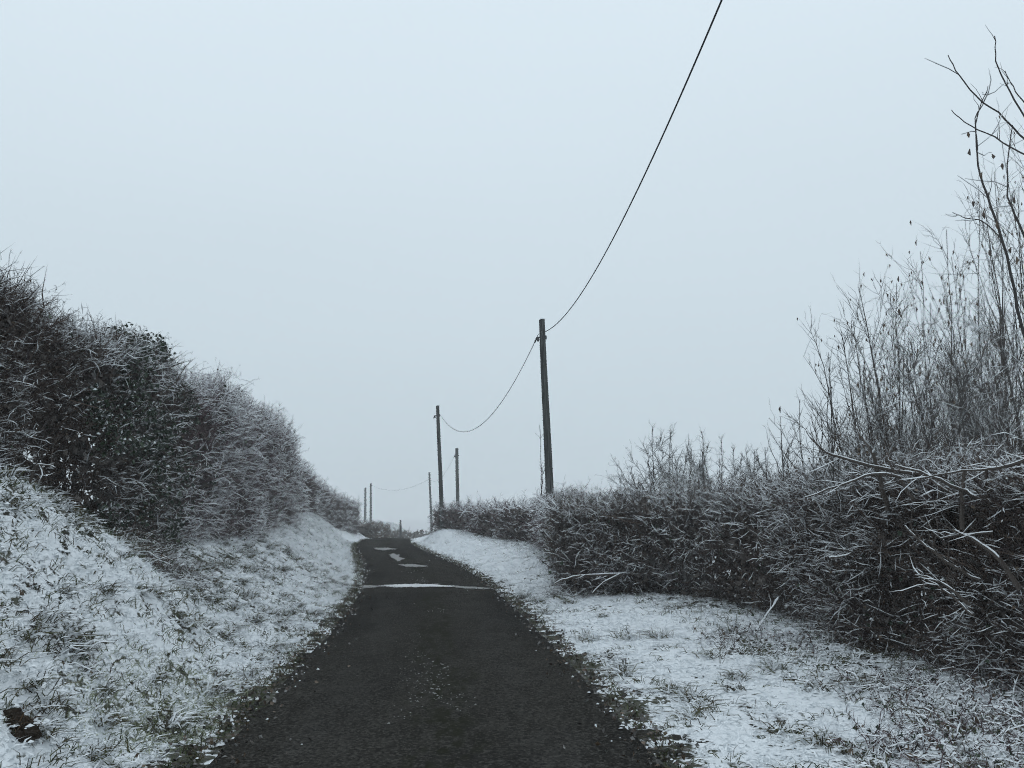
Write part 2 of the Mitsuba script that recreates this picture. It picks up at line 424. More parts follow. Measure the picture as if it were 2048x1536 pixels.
hedge_shrub(13, 'purplish snowy hedge shrub just beyond the ivy covered one on the left bank', 13.7, 18.2, lf, hang(.15), lt, 1.6, -1, density=360, snow=.95, leaf=.4, face=.85, palette=PURPLE, wisp=9, ivy=60, lump=.3)
hedge_shrub(14, 'grey brown left bank hedge shrub with pale tips and dark ivy low down', 18.0, 24.5, lf, hang(.15), lt, 1.6, -1, density=360, snow=.9, face=.85, palette=PURPLE, wisp=8, ivy=70, lump=.3)
hedge_shrub(15, 'rounded hedge shrub with frosted wispy top, last of the tall left hedge', 24.3, 33.6, lf, hang(.2), lt, 1.6, -1, density=360, snow=.9, face=.85, palette=PURPLE, wisp=10, ends=(0, .3), lump=.3)
hedge_shrub(16, 'low clipped hedge far off on the left bank before the crest of the lane', 33.4, 65, lf, hang(.1), lt, 1.4, -1, density=360, snow=.85, face=.85, palette=PURPLE, wisp=1, lump=.12, ends=(0, .1))

rf = curve((3, 4.4), (6, 4.05), (7.5, 3.75), (8.6, 3.6), (11.5, 3.5), (13.5, 3.15), (15, 2.6), (16, 1.5), (16.9, .8), (18, .62), (20, .75), (28, .72), (36, -.9), (41, -2.2), (45, -3.5), (49, -4.75))
rb = lambda y: ground_z(rf(y), y) - .06
rt = curve((3, 2.0), (8, 2.05), (12, 2.02), (17, 1.92), (21, 2.02), (27, 2.12), (31, 2.1), (40, 2.15), (49, 2.3))
hedge_shrub(21, 'tangled dark hedge shrub with thick snowy branches at the right edge of the frame', 6.2, 8.7, rf, rb, rt, 1.7, 1, face=.62, flute=.9, density=560, snow=.66, leaf=.8, wisp=3, reach=.33, lump=.36, palette=TWIG, ivy=14, bias=.05)
hedge_shrub(22, 'dark hedge shrub topped by a long snowy branch right of the widest verge', 8.5, 12.4, rf, rb, rt, 1.7, 1, face=.62, flute=.9, density=500, snow=.75, leaf=1, wisp=4, lump=.36, reach=.32, palette=TWIG, ivy=20)
hedge_shrub(23, 'brown hedge shrub with a dark hollow, middle of the right hedge', 12.2, 16.9, rf, rb, rt, 1.8, 1, face=.6, density=480, flute=.8, reach=.32, snow=.62, leaf=1.2, wisp=5, lump=.36, ivy=20, palette=TWIG)
hedge_shrub(24, 'bulging brown hedge shrub reaching out toward the lane below the nearest pole', 15.9, 21.6, rf, rb, rt, 3.4, 1, face=.6, density=450, flute=.6, reach=.32, snow=.64, leaf=1.5, wisp=6, ends=(.2, 0), lump=.3, palette=TWIG, ivy=30, bare_end=1)
hedge_shrub(25, 'trimmed snowy topped hedge shrub just beyond the nearest pole on the right', 21.4, 30.5, rf, rb, rt, 1.8, 1, density=360, face=.6, snow=.75, leaf=.6, wisp=2, lump=.2, palette=PURPLE, ivy=25)
hedge_shrub(26, 'far trimmed hedge on the right ending squarely below the second pole', 30.3, 48.6, rf, rb, rt, 1.8, 1, density=360, snow=.8, wisp=1, lump=.16, palette=PURPLE, ends=(0, .1))
hedge_shrub(31, 'low brown hedge in the mist across the lane beyond the crest', 116, 122, lambda y: -34 + 0 * y, lambda y: -1.6 + 0 * y, lambda y: .12 + 0 * y, 32.0, 1, density=300, snow=.2, palette=DEAD, lump=.5)



hedge_shrub(32, 'strip of dull brown grass and bramble on the left bank beyond the crest', 70, 116, lambda y: road_x(y) - 1.7, lambda y: ground_z(road_x(y) - 2.2, y) - .2, lambda y: ground_z(road_x(y) - 4.2, y) + .12, 4.5, -1, density=240, snow=.35, reach=.4, palette=DEAD, lump=.3)

# ---------------------------------------------------------------- thick branches in the right hedge
def branch(t, pts, r0, r1, seed, snow=.9, twigs=6, colour=(.085, .072, .064), key='branch'):
    r = np.random.default_rng(seed)
    p = np.array(pts, float)
    c = Curve(np.linspace(0, 1, len(p)), p)
    k = max(8, 3 * len(p))
    path = c(np.linspace(0, 1, k))[None]
    path[:, 1:-1] += r.normal(size=(1, k - 2, 3)) * .004
    rad = np.linspace(r0, r1, k)[None] * 1.15
    b = Bag()
    v, f = sweep(path, rad, 6)
    b.add(v, f, np.array(colour))
    if twigs:
        cp, cd = on_paths(r, path, twigs, .15, .95)
        tp, tr = shoots(r, cp, unit(cd * .7 + r.normal(size=cp.shape) * .6 + [0, 0, .1]), r.uniform(.12, .4, twigs), np.full(twigs, max(r1 * .7, .004)), 3)
        v, f = sweep(tp, tr)
        b.add(v, f, np.array(colour) * 1.2)
    bk = part(t, key)
    b.put(bk, 'plant_mat')
    s = Bag()
    q = path.copy()
    q[..., 2] += rad * .6
    v, f = sweep(q, rad * (.95 * snow) * r.uniform(.75, 1.2, rad.shape), 5, .7)
    s.add(v, f)
    if twigs:
        lay_snow(r, s, tp, tr, .8, .006)
    s.put(f'{bk}__snow', 'snow_mat')


near, second = 'hedge_shrub_006', 'hedge_shrub_007'
middle, bulge = 'hedge_shrub_008', 'hedge_shrub_009'
branch(second, [at(1850, 950, 8.6), at(1770, 938, 8.5), at(1700, 920, 8.4), at(1645, 900, 8.4), at(1612, 862, 8.5)], .017, .006, 1)
branch(second, [at(1800, 955, 8.4), at(1750, 948, 8.3), at(1690, 968, 8.3), at(1610, 995, 8.3)], .015, .006, 2)
branch(second, [at(1775, 1020, 8.7), at(1760, 960, 8.6), at(1745, 905, 8.5)], .022, .014, 3, .4, 2)
branch(near, [at(1960, 1000, 7.6), at(1880, 960, 7.6), at(1790, 930, 7.7)], .016, .007, 4)
branch(near, [at(2040, 1180, 6.9), at(1990, 1110, 7), at(1950, 1080, 7.1), at(1905, 1060, 7.2)], .02, .010, 5, .8, 3)
branch(near, [at(1960, 1160, 7.2), at(1900, 1128, 7.2), at(1850, 1090, 7.3), at(1810, 1052, 7.4)], .013, .008, 6)
branch(near, [at(1985, 1065, 7.2), at(1920, 1070, 7.2), at(1880, 1075, 7.2), at(1850, 1030, 7.3)], .011, .005, 7)
branch(near, [at(1940, 1210, 6.9), at(1880, 1165, 7.0), at(1830, 1150, 7.1)], .012, .005, 8)
branch(near, [at(1945, 1230, 6.8), at(1900, 1190, 6.9), at(1840, 1150, 7.0)], .010, .005, 9)
branch(near, [at(2060, 915, 6.8), at(2000, 935, 7.0), at(1940, 940, 7.2), at(1850, 955, 7.4)], .014, .005, 10)
branch(near, [at(1925, 1060, 7.6), at(1925, 990, 7.6), at(1930, 935, 7.6)], .020, .012, 11, .3, 2)
branch(second, [at(1660, 1115, 9.0), at(1685, 1112, 8.9), at(1705, 1105, 8.8), at(1657, 1093, 8.7)], .011, .006, 12, 1, 2)
branch(second, [at(1830, 1010, 8.4), at(1800, 960, 8.4), at(1770, 915, 8.4)], .018, .008, 13, .6, 3)
branch(middle, [at(1540, 1080, 12.2), at(1500, 1060, 12.2), at(1475, 1020, 12.2)], .013, .006, 14, .9, 3)
branch(bulge, [at(1262, 1148, 15.8), at(1180, 1150, 15.5), at(1130, 1158, 15.4), at(1108, 1168, 15.4)], .020, .009, 15, 1, 4)
branch(bulge, [at(1250, 1146, 15.7), at(1215, 1160, 15.5), at(1185, 1186, 15.4)], .016, .010, 16, 1, 2)
branch('hedge_shrub', [at(60, 965, 8.3), at(78, 930, 8.2), at(110, 935, 8.1)], .012, .006, 17, 1, 3)

# ---------------------------------------------------------------- bare saplings behind the right hedge
def sapling(seed, label, foot, height, lean, limbs=7, fine=16, hang_leaf=0, r0=.03, spread=.42, category='sapling', group=None, tint=GREY, forks=0, snow=.25, fan=False):
    r = np.random.default_rng(seed)
    t = thing('bare_sapling', label, category, group)
    foot = np.array(foot, float)
    dist = max(1.0, foot[1] / 9)
    k = 10
    s = np.linspace(0, 1, k)
    thin = .0034 * dist ** .8
    trunks = []
    for i in range(1 + forks):
        a = r.uniform(0, 6.28)
        l = np.array([(0 if i == 0 else (1 if i % 2 else -1) * r.uniform(.14, .32)) + lean[0], r.normal() * .12]) if fan else np.array([lean[0], lean[1]]) + (0 if i == 0 else 1) * np.array([math.cos(a), math.sin(a) * .6]) * spread * .4
        h = height * (1 if i == 0 else r.uniform(.65, .95))
        path = foot + np.stack([l[0] * h * s ** (.8 if fan else 1.2), l[1] * h * s ** 1.2, h * s], -1)
        path[1:] += np.cumsum(r.normal(size=(k - 1, 3)) * [.022, .022, 0], 0) * height / 4
        trunks.append(path)
    trunks = np.array(trunks)
    tb = Bag()
    v, f = sweep(trunks, np.maximum(r0 * (1 - s * .9), thin)[None] * np.ones((len(trunks), 1)), 6)
    tb.add(v, f, np.array([.08, .075, .072]))
    tb.put(f'{t}__trunk', 'plant_mat')
    p, d = on_paths(r, trunks, limbs, .15 if fan else .22, .8 if fan else .93)
    n = len(p)
    az = r.uniform(0, 6.28, n)
    out = np.stack([np.cos(az), np.sin(az), 0 * az], -1)
    way = unit(out * spread * r.uniform(.7, 1.5, (n, 1)) + d * (.75 if fan else 1.0))
    up = np.clip(1 - (p[:, 2] - foot[2]) / height, .12, 1)
    L = height * (.08 + (.5 if fan else .42) * up) * r.uniform(.6, 1.15, n)
    lp, lr = shoots(r, p, way, L, np.maximum(r0 * (.62 if fan else .5) * up ** .7, thin), 5, .08, -.12, .3, jit=.016)
    twigs, white = Bag(), Bag()
    for i in range(n):
        b = Bag()
        v, f = sweep(lp[i:i + 1], lr[i:i + 1], 4)
        b.add(v, f, np.array([.058, .053, .05]) * r.uniform(.8, 1.3))
        b.put(part(t, 'branch'), 'plant_mat')
    lay_snow(r, white, lp, lr, snow, thin)
    sp, sd = on_paths(r, np.concatenate([lp, lp[:0]]), fine, .15, 1)
    tp0, td0 = on_paths(r, trunks, fine * 2, .3, 1)
    sp, sd = np.vstack([sp, tp0]), np.vstack([sd, td0])
    m_ = len(sp)
    q, qr = shoots(r, sp, unit(sd * .8 + r.normal(size=(m_, 3)) * .42 + [0, 0, .15]), height * r.uniform(.04, .13, m_), np.full(m_, thin * .8), 3, .2)
    twigs.add(*sweep(q, qr, point=True), shade(r, m_, 10, tint))
    lay_snow(r, white, q, qr, snow, thin)
    cp, cd = on_paths(r, q, 1, .2, 1)
    c, cr = shoots(r, cp, unit(cd * .8 + r.normal(size=cp.shape) * .5), height * r.uniform(.02, .06, len(cp)), np.full(len(cp), thin * .65), 2, .2)
    twigs.add(*sweep(c, cr, point=True), shade(r, len(cp), 7, tint))
    twigs.put(f'{t}__twigs', 'plant_mat', 'stuff')
    white.put(f'{t}__snow', 'snow_mat', 'stuff')
    if hang_leaf:
        g = Bag()
        w = q[r.permutation(m_)[:hang_leaf], -1] - [0, 0, .004]
        e = np.stack([w, w - [0, 0, .03], w - [0, 0, .065]], 1) + r.normal(size=(len(w), 3, 3)) * .006
        v, f = sweep(e, np.tile([.003, .013, .002], (len(w), 1)), 4)
        g.add(v, f, shade(r, len(w), 12, DEAD))
        g.put(f'{t}__withered_leaves', 'leaf_mat', 'stuff')
    return t


def behind(px, depth, top_py):
    """Foot and height of a sapling that stands at this column of the photograph and reaches this row."""
    tip = at(px, top_py, depth)
    z = float(ground_z(tip[0], depth))
    return (tip[0], depth, z), tip[2] - z


S = 'far bare saplings over the right hedge'
for i, (px, d, ty, fk) in enumerate([(1302, 27, 852, 3), (1330, 26, 870, 2), (1352, 27, 882, 1), (1410, 25, 866, 3), (1440, 25.5, 875, 2), (1478, 24, 895, 1), (1530, 23, 893, 2), (1505, 27, 905, 1)]):
    a, h = behind(px, d, ty)
    sapling(100 + i, ['slim bare sapling far over the right hedge, leftmost of the pale clump', 'second pale bare sapling from the left over the right hedge', 'short thin sapling right of the leftmost pale clump', 'forked bushy bare sapling standing alone in the gap over the right hedge', 'bare sapling close on the right of the forked one', 'low thin sapling left of the wide twiggy one', 'wide low bare sapling with bent twigs over the hedge', 'faint short sapling behind the gap in the thicket'][i], a, h, (.02 * (-1) ** i, 0), 8, 20, r0=.034, forks=min(fk, 2), spread=.85, fan=True, snow=.9)
for i, (px, d, ty, fk, ln) in enumerate([(1572, 18, 830, 1, .05), (1632, 17, 712, 2, -.02), (1605, 19, 800, 0, .0), (1655, 18, 742, 1, .08), (1690, 16, 660, 1, -.05), (1738, 14.5, 578, 0, -.10), (1722, 15, 640, 0, -.08)]):
    a, h = behind(px, d, ty)
    a = (a[0] - ln * h, a[1], a[2])
    sapling(120 + i, ['slender forked sapling left of the tall upright one over the right hedge', 'tall straight bare sapling with fanned limbs where the thicket begins', 'thin grey stem between the slender forked sapling and the straight one', 'leaning bare sapling just right of the tall straight one', 'bare sapling with withered leaves at the left rim of the thicket', 'long thin stem leaning left at the upper left of the thicket', 'bowed thin stem leaning left below the longest one of the thicket'][i], a, h, (ln, 0), 7, 8, r0=.036, forks=min(fk, 1), fan=i < 4, spread=.45, snow=.75, hang_leaf=14 if i > 3 else 0)
rs = np.random.default_rng(5)
for i in range(18):
    px = 1760 + (i + rs.uniform(-.4, .4)) * 20 + 12
    d = rs.uniform(10.2, 15)
    ty = np.interp(px, [1750, 1800, 1815, 1870, 1885, 1940, 1950, 2060, 2120], [640, 540, 520, 480, 470, 420, 330, 260, 200]) + rs.uniform(0, 170) * (i % 3 > 0)
    a, h = behind(px, d, ty)
    ln = rs.uniform(-.06, .05)
    a = (a[0] - ln * h, a[1], float(ground_z(a[0] - ln * h, a[1])))
    sapling(140 + i, 'thin upright bare stem in the dense thicket behind the near right hedge', a, h, (ln, 0), 6, 5, r0=rs.uniform(.014, .032), forks=int(rs.integers(0, 2)), snow=.95, spread=.34, hang_leaf=16, group='bare stems of the thicket behind the near right hedge', tint=GREY + TWIG[2:])

for i in range(9):
    d = rs.uniform(9.6, 13.5)
    a, h = behind(1730 + i * 42 + rs.uniform(-12, 12), d, rs.uniform(690, 790) - i * 8)
    sapling(170 + i, 'low twiggy bush filling the foot of the thicket behind the near right hedge', a, h, (rs.uniform(-.1, .1), 0), 12, 12, r0=.02, forks=3, spread=.5, hang_leaf=20, group='low bushes at the foot of the right thicket', tint=TWIG + GREY, snow=.75)
t = thing('bare_tree', 'dark bare tree with long bowed branches reaching in at the upper right edge', 'tree')
for i, (pts, a, b) in enumerate([
        ([at(2150, 1000, 8.4), at(2090, 800, 8.3), at(2055, 700, 8.2), at(2030, 590, 8.1), at(2005, 480, 8), at(1972, 385, 8), at(1955, 320, 8), at(1952, 255, 8), at(1975, 180, 8)], .026, .006),
        ([at(2130, 800, 8.2), at(2085, 590, 8.1), at(2040, 450, 8), at(2015, 380, 8), at(2025, 250, 8)], .022, .006),
        ([at(2110, 320, 8), at(2048, 278, 8), at(2000, 230, 8), at(1950, 190, 8), at(1915, 145, 8), at(1896, 110, 8)], .013, .006),
        ([at(2110, 330, 7.9), at(2048, 310, 7.9), at(1990, 275, 7.9), at(1935, 248, 7.9), at(1903, 220, 7.9)], .012, .005),
        ([at(2100, 320, 8), at(2048, 230, 8), at(2010, 165, 8), at(1992, 115, 8), at(1989, 72, 8)], .012, .006),
        ([at(2100, 250, 8), at(2048, 205, 8), at(2025, 170, 8), at(2010, 142, 8)], .009, .005),
        ([at(1955, 300, 8), at(1950, 240, 8), at(1968, 205, 8), at(1976, 172, 8)], .008, .004),
        ([at(2000, 475, 8), at(1960, 440, 8), at(1930, 435, 8), at(1905, 425, 8)], .008, .004),
        ([at(2055, 700, 8.2), at(2080, 900, 8.4), at(2110, 1060, 8.6)], .03, .035)]):
    branch(t, pts, a * .72, b * .72, 60 + i, .4, 9 if i < 2 else 3 if i < 8 else 0, (.06, .056, .054), 'trunk' if i == 8 else 'branch')
r = np.random.default_rng(9)
pods = np.array([at(x, y, 7.98) for x, y in [(1937, 268), (1940, 306), (1946, 408), (1986, 312), (2005, 332), (1968, 430), (1995, 450), (2020, 500), (1980, 505), (2030, 400), (2035, 520), (1962, 350)]])
e = np.stack([pods + [0, 0, .03], pods, pods - [0, 0, .035]], 1) + r.normal(size=(len(pods), 3, 3)) * .006
b = Bag()
v, f = sweep(e, np.tile([.003, .016, .003], (len(pods), 1)), 5)
b.add(v, f, shade(r, len(pods), 15, DEAD))
b.put(f'{t}__seed_pods', 'leaf_mat', 'stuff')
a, h = behind(1079, 27.9, 850)
sapling(180, 'single thin stem with ivy bits close beside the nearest utility pole', a, h, (0, 0), 3, 3, r0=.022, spread=.2)


# ---------------------------------------------------------------- utility poles and cables
def rod(p, q, r, sides=8):
    return sweep(np.array([[p, q]], float), np.array([[r, r]], float), sides)


def pole(label, top, foot, r0, r1, arm=None, group=None):
    t = thing('utility_pole', label, 'utility pole', group)
    top, foot = np.array(top, float), np.array(foot, float)
    s = np.linspace(0, 1, 24)
    path = foot + (top - foot) * s[:, None]
    path[:, 0] += .02 * np.sin(s * 5)
    b = Bag()
    v, f = sweep(path[None], np.linspace(r0, r1, 24)[None], 16)
    tip = len(v)
    v = np.vstack([v, path[-1] + [0, 0, r1 * .55]])
    k = np.arange(16)
    f = np.vstack([f, np.stack([tip - 16 + k, tip - 16 + (k + 1) % 16, k * 0 + tip], 1)])
    scene[f'{t}__post'] = mikit.ply((v, f), 'wood_mat', smooth=40)
    cap = Bag()
    p = top + np.array([[0, 0, r1 * .2], [0, 0, r1 * .55], [0, 0, r1 * .95]])
    v, f = sweep(p[None], np.array([[r1 * .95, r1 * .75, r1 * .1]]), 12)
    cap.add(v, f)
    cap.put(f'{t}__snow_cap', 'snow_mat')
    if arm is not None:
        g = Bag()
        c = top + (foot - top) * arm
        rr = r1 * 1.25
        g.add(*sweep(np.array([[c - [0, 0, .05], c + [0, 0, .05]]]), np.array([[rr, rr]]), 14))
        g.put(f'{t}__band', 'steel_mat')
        h = Bag()
        h.add(*rod(c + [-rr, -.02, .0], c + [-.20, -.08, -.02], .018))
        h.add(*rod(c + [-.19, -.08, -.02], c + [-.25, .14, -.12], .025))
        h.put(f'{t}__bracket', 'steel_mat')
        i = Bag()
        i.add(*sweep(np.array([[c + [-.16, -.08, -.14], c + [-.16, -.08, -.07], c + [-.16, -.08, .0]]]), np.array([[.025, .04, .018]]), 10))
        i.put(f'{t}__insulator', 'steel_mat')
    return t


def ground_under(p):
    return float(ground_z(p[0], p[1])) - .3


def stand(tp, bp, depth):
    a, b = at(*tp, depth), at(*bp, depth)
    z = ground_under(b)
    return a, b + (a - b) * (z - b[2]) / (a[2] - b[2])


pole('nearest weathered wooden utility pole rising from the right hedge, slightly leaning', *stand((1085, 640), (1098, 985), 26.4), .135, .088, .075)
pole('dark wooden utility pole at the left end of the right hedge', *stand((876, 812), (882, 1005), 46), .118, .086, .075)
pole('short looking grey pole just behind the end of the right hedge', *stand((914, 897), (915, 995), 73), .150, .125, .08)
pole('thin misty pole right of the gap where the lane disappears', *stand((859, 945), (863, 1062), 110), .16, .11, None)
pole('thin misty pole left of the gap, right one of the far pair', *stand((742, 967), (741, 1046), 142), .20, .14, None)
pole('palest far pole close beside the end of the left hedge', *stand((731, 976), (730, 1040), 164), .24, .18, None)
t = thing('marker_post', 'tiny post standing on the misty hedge beyond the crest', 'post')
a, b = at(801, 1040, 116.5), at(801, 1068, 116.5)
bag = Bag()
bag.add(*sweep(np.array([[b - [0, 0, .6], (a + b) / 2, a]]), np.array([[.16, .16, .07]]), 8), np.array([.05, .05, .05]))
bag.put(f'{t}__stake', 'plant_mat')


def cable(label, a, b, sag, radius):
    key = thing('overhead_cable', label, 'cable')
    s = np.linspace(0, 1, 90)[:, None]
    p = np.array(a) + (np.array(b) - np.array(a)) * s
    p[:, 2] -= (4 * sag * s * (1 - s))[:, 0]
    # the rings follow the curve
    tg = unit(np.gradient(p, axis=0))
    x = unit(np.cross(tg, [0, 0, 1.0]))
    w = np.cross(x, tg)
    an = np.arange(6) * np.pi / 3
    v = (p[:, None] + radius * (np.cos(an)[:, None] * x[:, None] + np.sin(an)[:, None] * w[:, None])).reshape(-1, 3)
    i, j = np.meshgrid(np.arange(89), np.arange(6), indexing='ij')
    q = np.stack([i * 6 + j, i * 6 + (j + 1) % 6, (i + 1) * 6 + (j + 1) % 6, (i + 1) * 6 + j], -1).reshape(-1, 4)
    scene[key] = mikit.ply((v, q), 'cable_mat', smooth=True)


cable('long black cable sagging from the nearest pole to the top of the frame', at(1089, 664, 26.4), (3.50, -14, 13.39), 3.3, .0108)
cable('slack cable between the nearest pole and the pole at the hedge end', at(1077, 668, 26.4), at(882, 832, 45.95), 1.74, .011)
cable('faint short cable dropping left from the grey pole behind the hedge', at(913, 902, 73), at(861, 960, 109.9), 1.0, .010)
cable('faint cable across the gap between the misty poles', at(859, 958, 110), at(742, 970, 142), 1.1, .011)


# ---------------------------------------------------------------- snow on the lane
def patch(pts, height, seed, label, group=None, mat='slush_mat'):
    """A thin irregular sheet of snow on the road: outline in (u, y), domed, with a ragged rim."""
    r = np.random.default_rng(seed)
    o = np.array(pts, float)
    k = len(o) * 8
    c = Curve(np.arange(len(o) + 1), np.vstack([o, o[:1]]))(np.linspace(0, len(o), k, endpoint=False))
    mid = c.mean(0)
    c = mid + (c - mid) * (1 + .26 * np.clip(r.normal(size=(k, 1)), -1.6, 1.6))
    rings = [mid + (c - mid) * s for s in (1, .93, .7, .4, .02)]
    hs = [-.004, .55, .9, 1.0, 1.0]
    v = []
    for q, h in zip(rings, hs):
        p = road_point(q[:, 0], q[:, 1])
        p[:, 2] += height * h * (1 if h < 0 else r.uniform(.7, 1.1, k)) if h > 0 else -.004
        v.append(p)
    i, j = np.meshgrid(np.arange(4), np.arange(k), indexing='ij')
    q = np.stack([i * k + j, i * k + (j + 1) % k, (i + 1) * k + (j + 1) % k, (i + 1) * k + j], -1).reshape(-1, 4)
    key = thing('snow_patch', label, 'snow patch', group)
    scene[key] = mikit.ply((np.vstack(v), q), mat, smooth=True)


def uy(px, py):
    """Lane coordinates of a road pixel."""
    lo, hi = 2.0, 60.0
    for _ in range(50):
        y = (lo + hi) / 2
        z = float(road_z(y)) + .02
        row = 1040 + (1.5 - z) * FOCAL / y
        lo, hi = (y, hi) if row > py else (lo, y)
    return (px - 1024) / FOCAL * y - float(road_x(y)), y


def outline(*px):
    return [uy(*p) for p in px]


patch(outline((768, 1167.6), (800, 1165.4), (840, 1164.6), (880, 1166), (903, 1169), (880, 1170.6), (840, 1170.6), (800, 1170.4)), .012, 1, 'brightest bar of snow across the middle of the lane', mat='bar_mat')
patch(outline((716, 1167), (740, 1165.5), (764, 1168), (740, 1170)), .02, 2, 'short bar of snow at the left edge of the lane')
patch(outline((905, 1169.4), (945, 1169.3), (990, 1170.8), (945, 1172.2)), .015, 3, 'thin bar of snow running to the right edge of the lane')
patch(outline((752, 1096), (770, 1094.5), (792, 1097), (770, 1099.5)), .02, 4, 'small far snow patch on the lane nearest the crest')
patch(outline((778, 1106), (800, 1108), (812, 1119), (800, 1121), (786, 1113)), .006, 5, 'long smeared snow patch along the lane below the crest')
patch(outline((806, 1128), (830, 1127), (852, 1130), (830, 1132.5)), .015, 6, 'flat snow patch on the lane between the smear and the bright bar')

r = np.random.default_rng(21)


def lumps(pos, size, flat=.5):
    """Small irregular clods: squashed octahedra."""
    n = len(pos)
    d = np.array([[1, 0, 0], [0, 1, 0], [-1, 0, 0], [0, -1, 0], [0, 0, 1], [0, 0, -.6]], float)
    v = pos[:, None] + d[None] * r.uniform(.6, 1.35, (n, 6, 1)) * size[:, None, None] * [1, 1, flat]
    a = r.uniform(0, 6.28, n)
    rel = v - pos[:, None]
    v = pos[:, None] + np.stack([rel[..., 0] * np.cos(a)[:, None] - rel[..., 1] * np.sin(a)[:, None], rel[..., 0] * np.sin(a)[:, None] + rel[..., 1] * np.cos(a)[:, None], rel[..., 2]], -1)
    f = np.array([[0, 1, 4], [1, 2, 4], [2, 3, 4], [3, 0, 4], [1, 0, 5], [2, 1, 5], [3, 2, 5], [0, 3, 5]])
    return v.reshape(-1, 3), (f[None] + 6 * np.arange(n)[:, None, None]).reshape(-1, 3)


def depth_pick(n, lo, hi, power=1.0):
    """Depths spread so that the picture is covered evenly: density falls with distance."""
    return lo * (hi / lo) ** (r.uniform(size=n) ** power)


# specks of snow along the crown of the lane
n = 800
y = depth_pick(n, 5, 26)
u = r.normal(size=n) * .16
k = meshkit.noise(np.stack([y * .8, u * 3, u * 0], -1), 4) > .66
p = road_point(u[k], y[k])
b = Bag()
b.add(*lumps(p, .003 + .010 * r.uniform(size=len(p)) ** 4 + .0004 * y[k], .5))
b.put('snow_specks', 'slush_mat')
labels['snow_specks'] = {'label': 'specks of snow along the crown of the dark lane', 'category': 'snow specks', 'kind': 'stuff'}

# litter of dead leaves, bits of grass and snow crumbs along both edges
n = 5200
y = depth_pick(n, 4.6, 42)
sgn = np.where(r.uniform(size=n) < .5, -1, 1)
off = r.normal(size=n) * .11 + .05
off = np.where(r.uniform(size=n) < .05, -np.abs(r.normal(size=n)) * .35, off)
x = road_x(y) + sgn * (HALF + off)
p = np.stack([x, y, np.maximum(ground_z(x, y), road_z(y)) + .02 + .02 * r.uniform(size=n)], -1)
k = r.uniform(size=n) < .62
b, w = Bag(), Bag()
leaves(r, b, p[k], .026 + .0006 * p[k, 1], DEAD + [(.03, .03, .026), (.02, .018, .016), (.10, .095, .09), (.16, .155, .15)], w, .05, .6)
p2 = p[~k]
p2 = p2[r.uniform(size=len(p2)) < .16]
w.add(*lumps(p2, .004 + .012 * r.uniform(size=len(p2)) ** 2 + .0005 * p2[:, 1], .7))
b.put('leaf_litter', 'leaf_mat')
labels['leaf_litter'] = {'label': 'dead leaves and debris strewn along both edges of the lane', 'category': 'leaf litter', 'kind': 'stuff'}
w.put('snow_crumbs', 'frost_mat')
labels['snow_crumbs'] = {'label': 'crumbs of snow caught in the leaf litter along the lane', 'category': 'snow crumbs', 'kind': 'stuff'}


# ---------------------------------------------------------------- grass and snow clods on the banks
def blades(pos, length, width, colours, bag, tilt=.6, lean=None):
    n = len(pos)
    way = unit(r.normal(size=(n, 3)) * [tilt, tilt, .1] + [0, 0, 1] + (0 if lean is None else lean))
    side = unit(np.cross(way, r.normal(size=(n, 3))))
    over = unit(way * [1, 1, 0] + 1e-6) * .5 - [0, 0, .25]
    L, W = length[:, None], width[:, None]
    v = np.stack([pos - side * W, pos + side * W, pos + way * L * .55 - side * W * .8, pos + way * L * .55 + side * W * .8, pos + (way + over) * L], 1)
    f = np.array([[0, 1, 3], [0, 3, 2], [2, 3, 4]])
    bag.add(v.reshape(-1, 3), (f[None] + 5 * np.arange(n)[:, None, None]).reshape(-1, 3), None if colours is None else shade(r, n, 5, colours))


def scatter(n, side, lo, hi, d0, d1):
    y = depth_pick(n, lo, hi)
    d = r.uniform(d0, d1, n)
    x = road_x(y) + side * (HALF + d)
    return np.stack([x, y, ground_z(x, y)], -1), d


GRASS = [(.06, .075, .035), (.045, .06, .03), (.09, .095, .05), (.10, .085, .055), (.05, .045, .035)]
grass, frost = Bag(), Bag()
for side, n, d1 in ((-1, 40000, 3.2), (1, 28000, 3.4)):
    p, d = scatter(n, side, 4.4, 48, .02, d1)
    clump = meshkit.fbm(p * 4.5, 3, 3)
    k = (r.uniform(size=len(p)) < np.clip(1.5 - p[:, 1] / 22, .35, 1)) & (clump > (.52 if side < 0 else .5 + .16 * (d < 1.8))) | (d < .2)
    p, s = p[k], 1 + .03 * p[k, 1]
    blades(p - [0, 0, .01], r.uniform(.04, .13, len(p)) * s ** .5, .0028 * s ** 1.2, GRASS, grass, .8)
    p, d = scatter(int(n * .8), side, 4.4, 48, .25, d1)
    s = 1 + .03 * p[:, 1]
    k = meshkit.fbm(p * 4.5, 3, 3) < .56
    p, s = p[k], s[k]
    blades(p, r.uniform(.03, .09, len(p)) * s ** .5, .0058 * s, None, frost, 1.3)
    p, d = scatter(int(n * .2), side, 4.4, 40, .22, d1)
    k = meshkit.fbm(p * 3.3, 3, 8) > .42
    p = p[k]
    frost.add(*lumps(p + [0, 0, .005], (.010 + .016 * r.uniform(size=len(p)) ** 2) * (1 + .03 * p[:, 1]), .55))
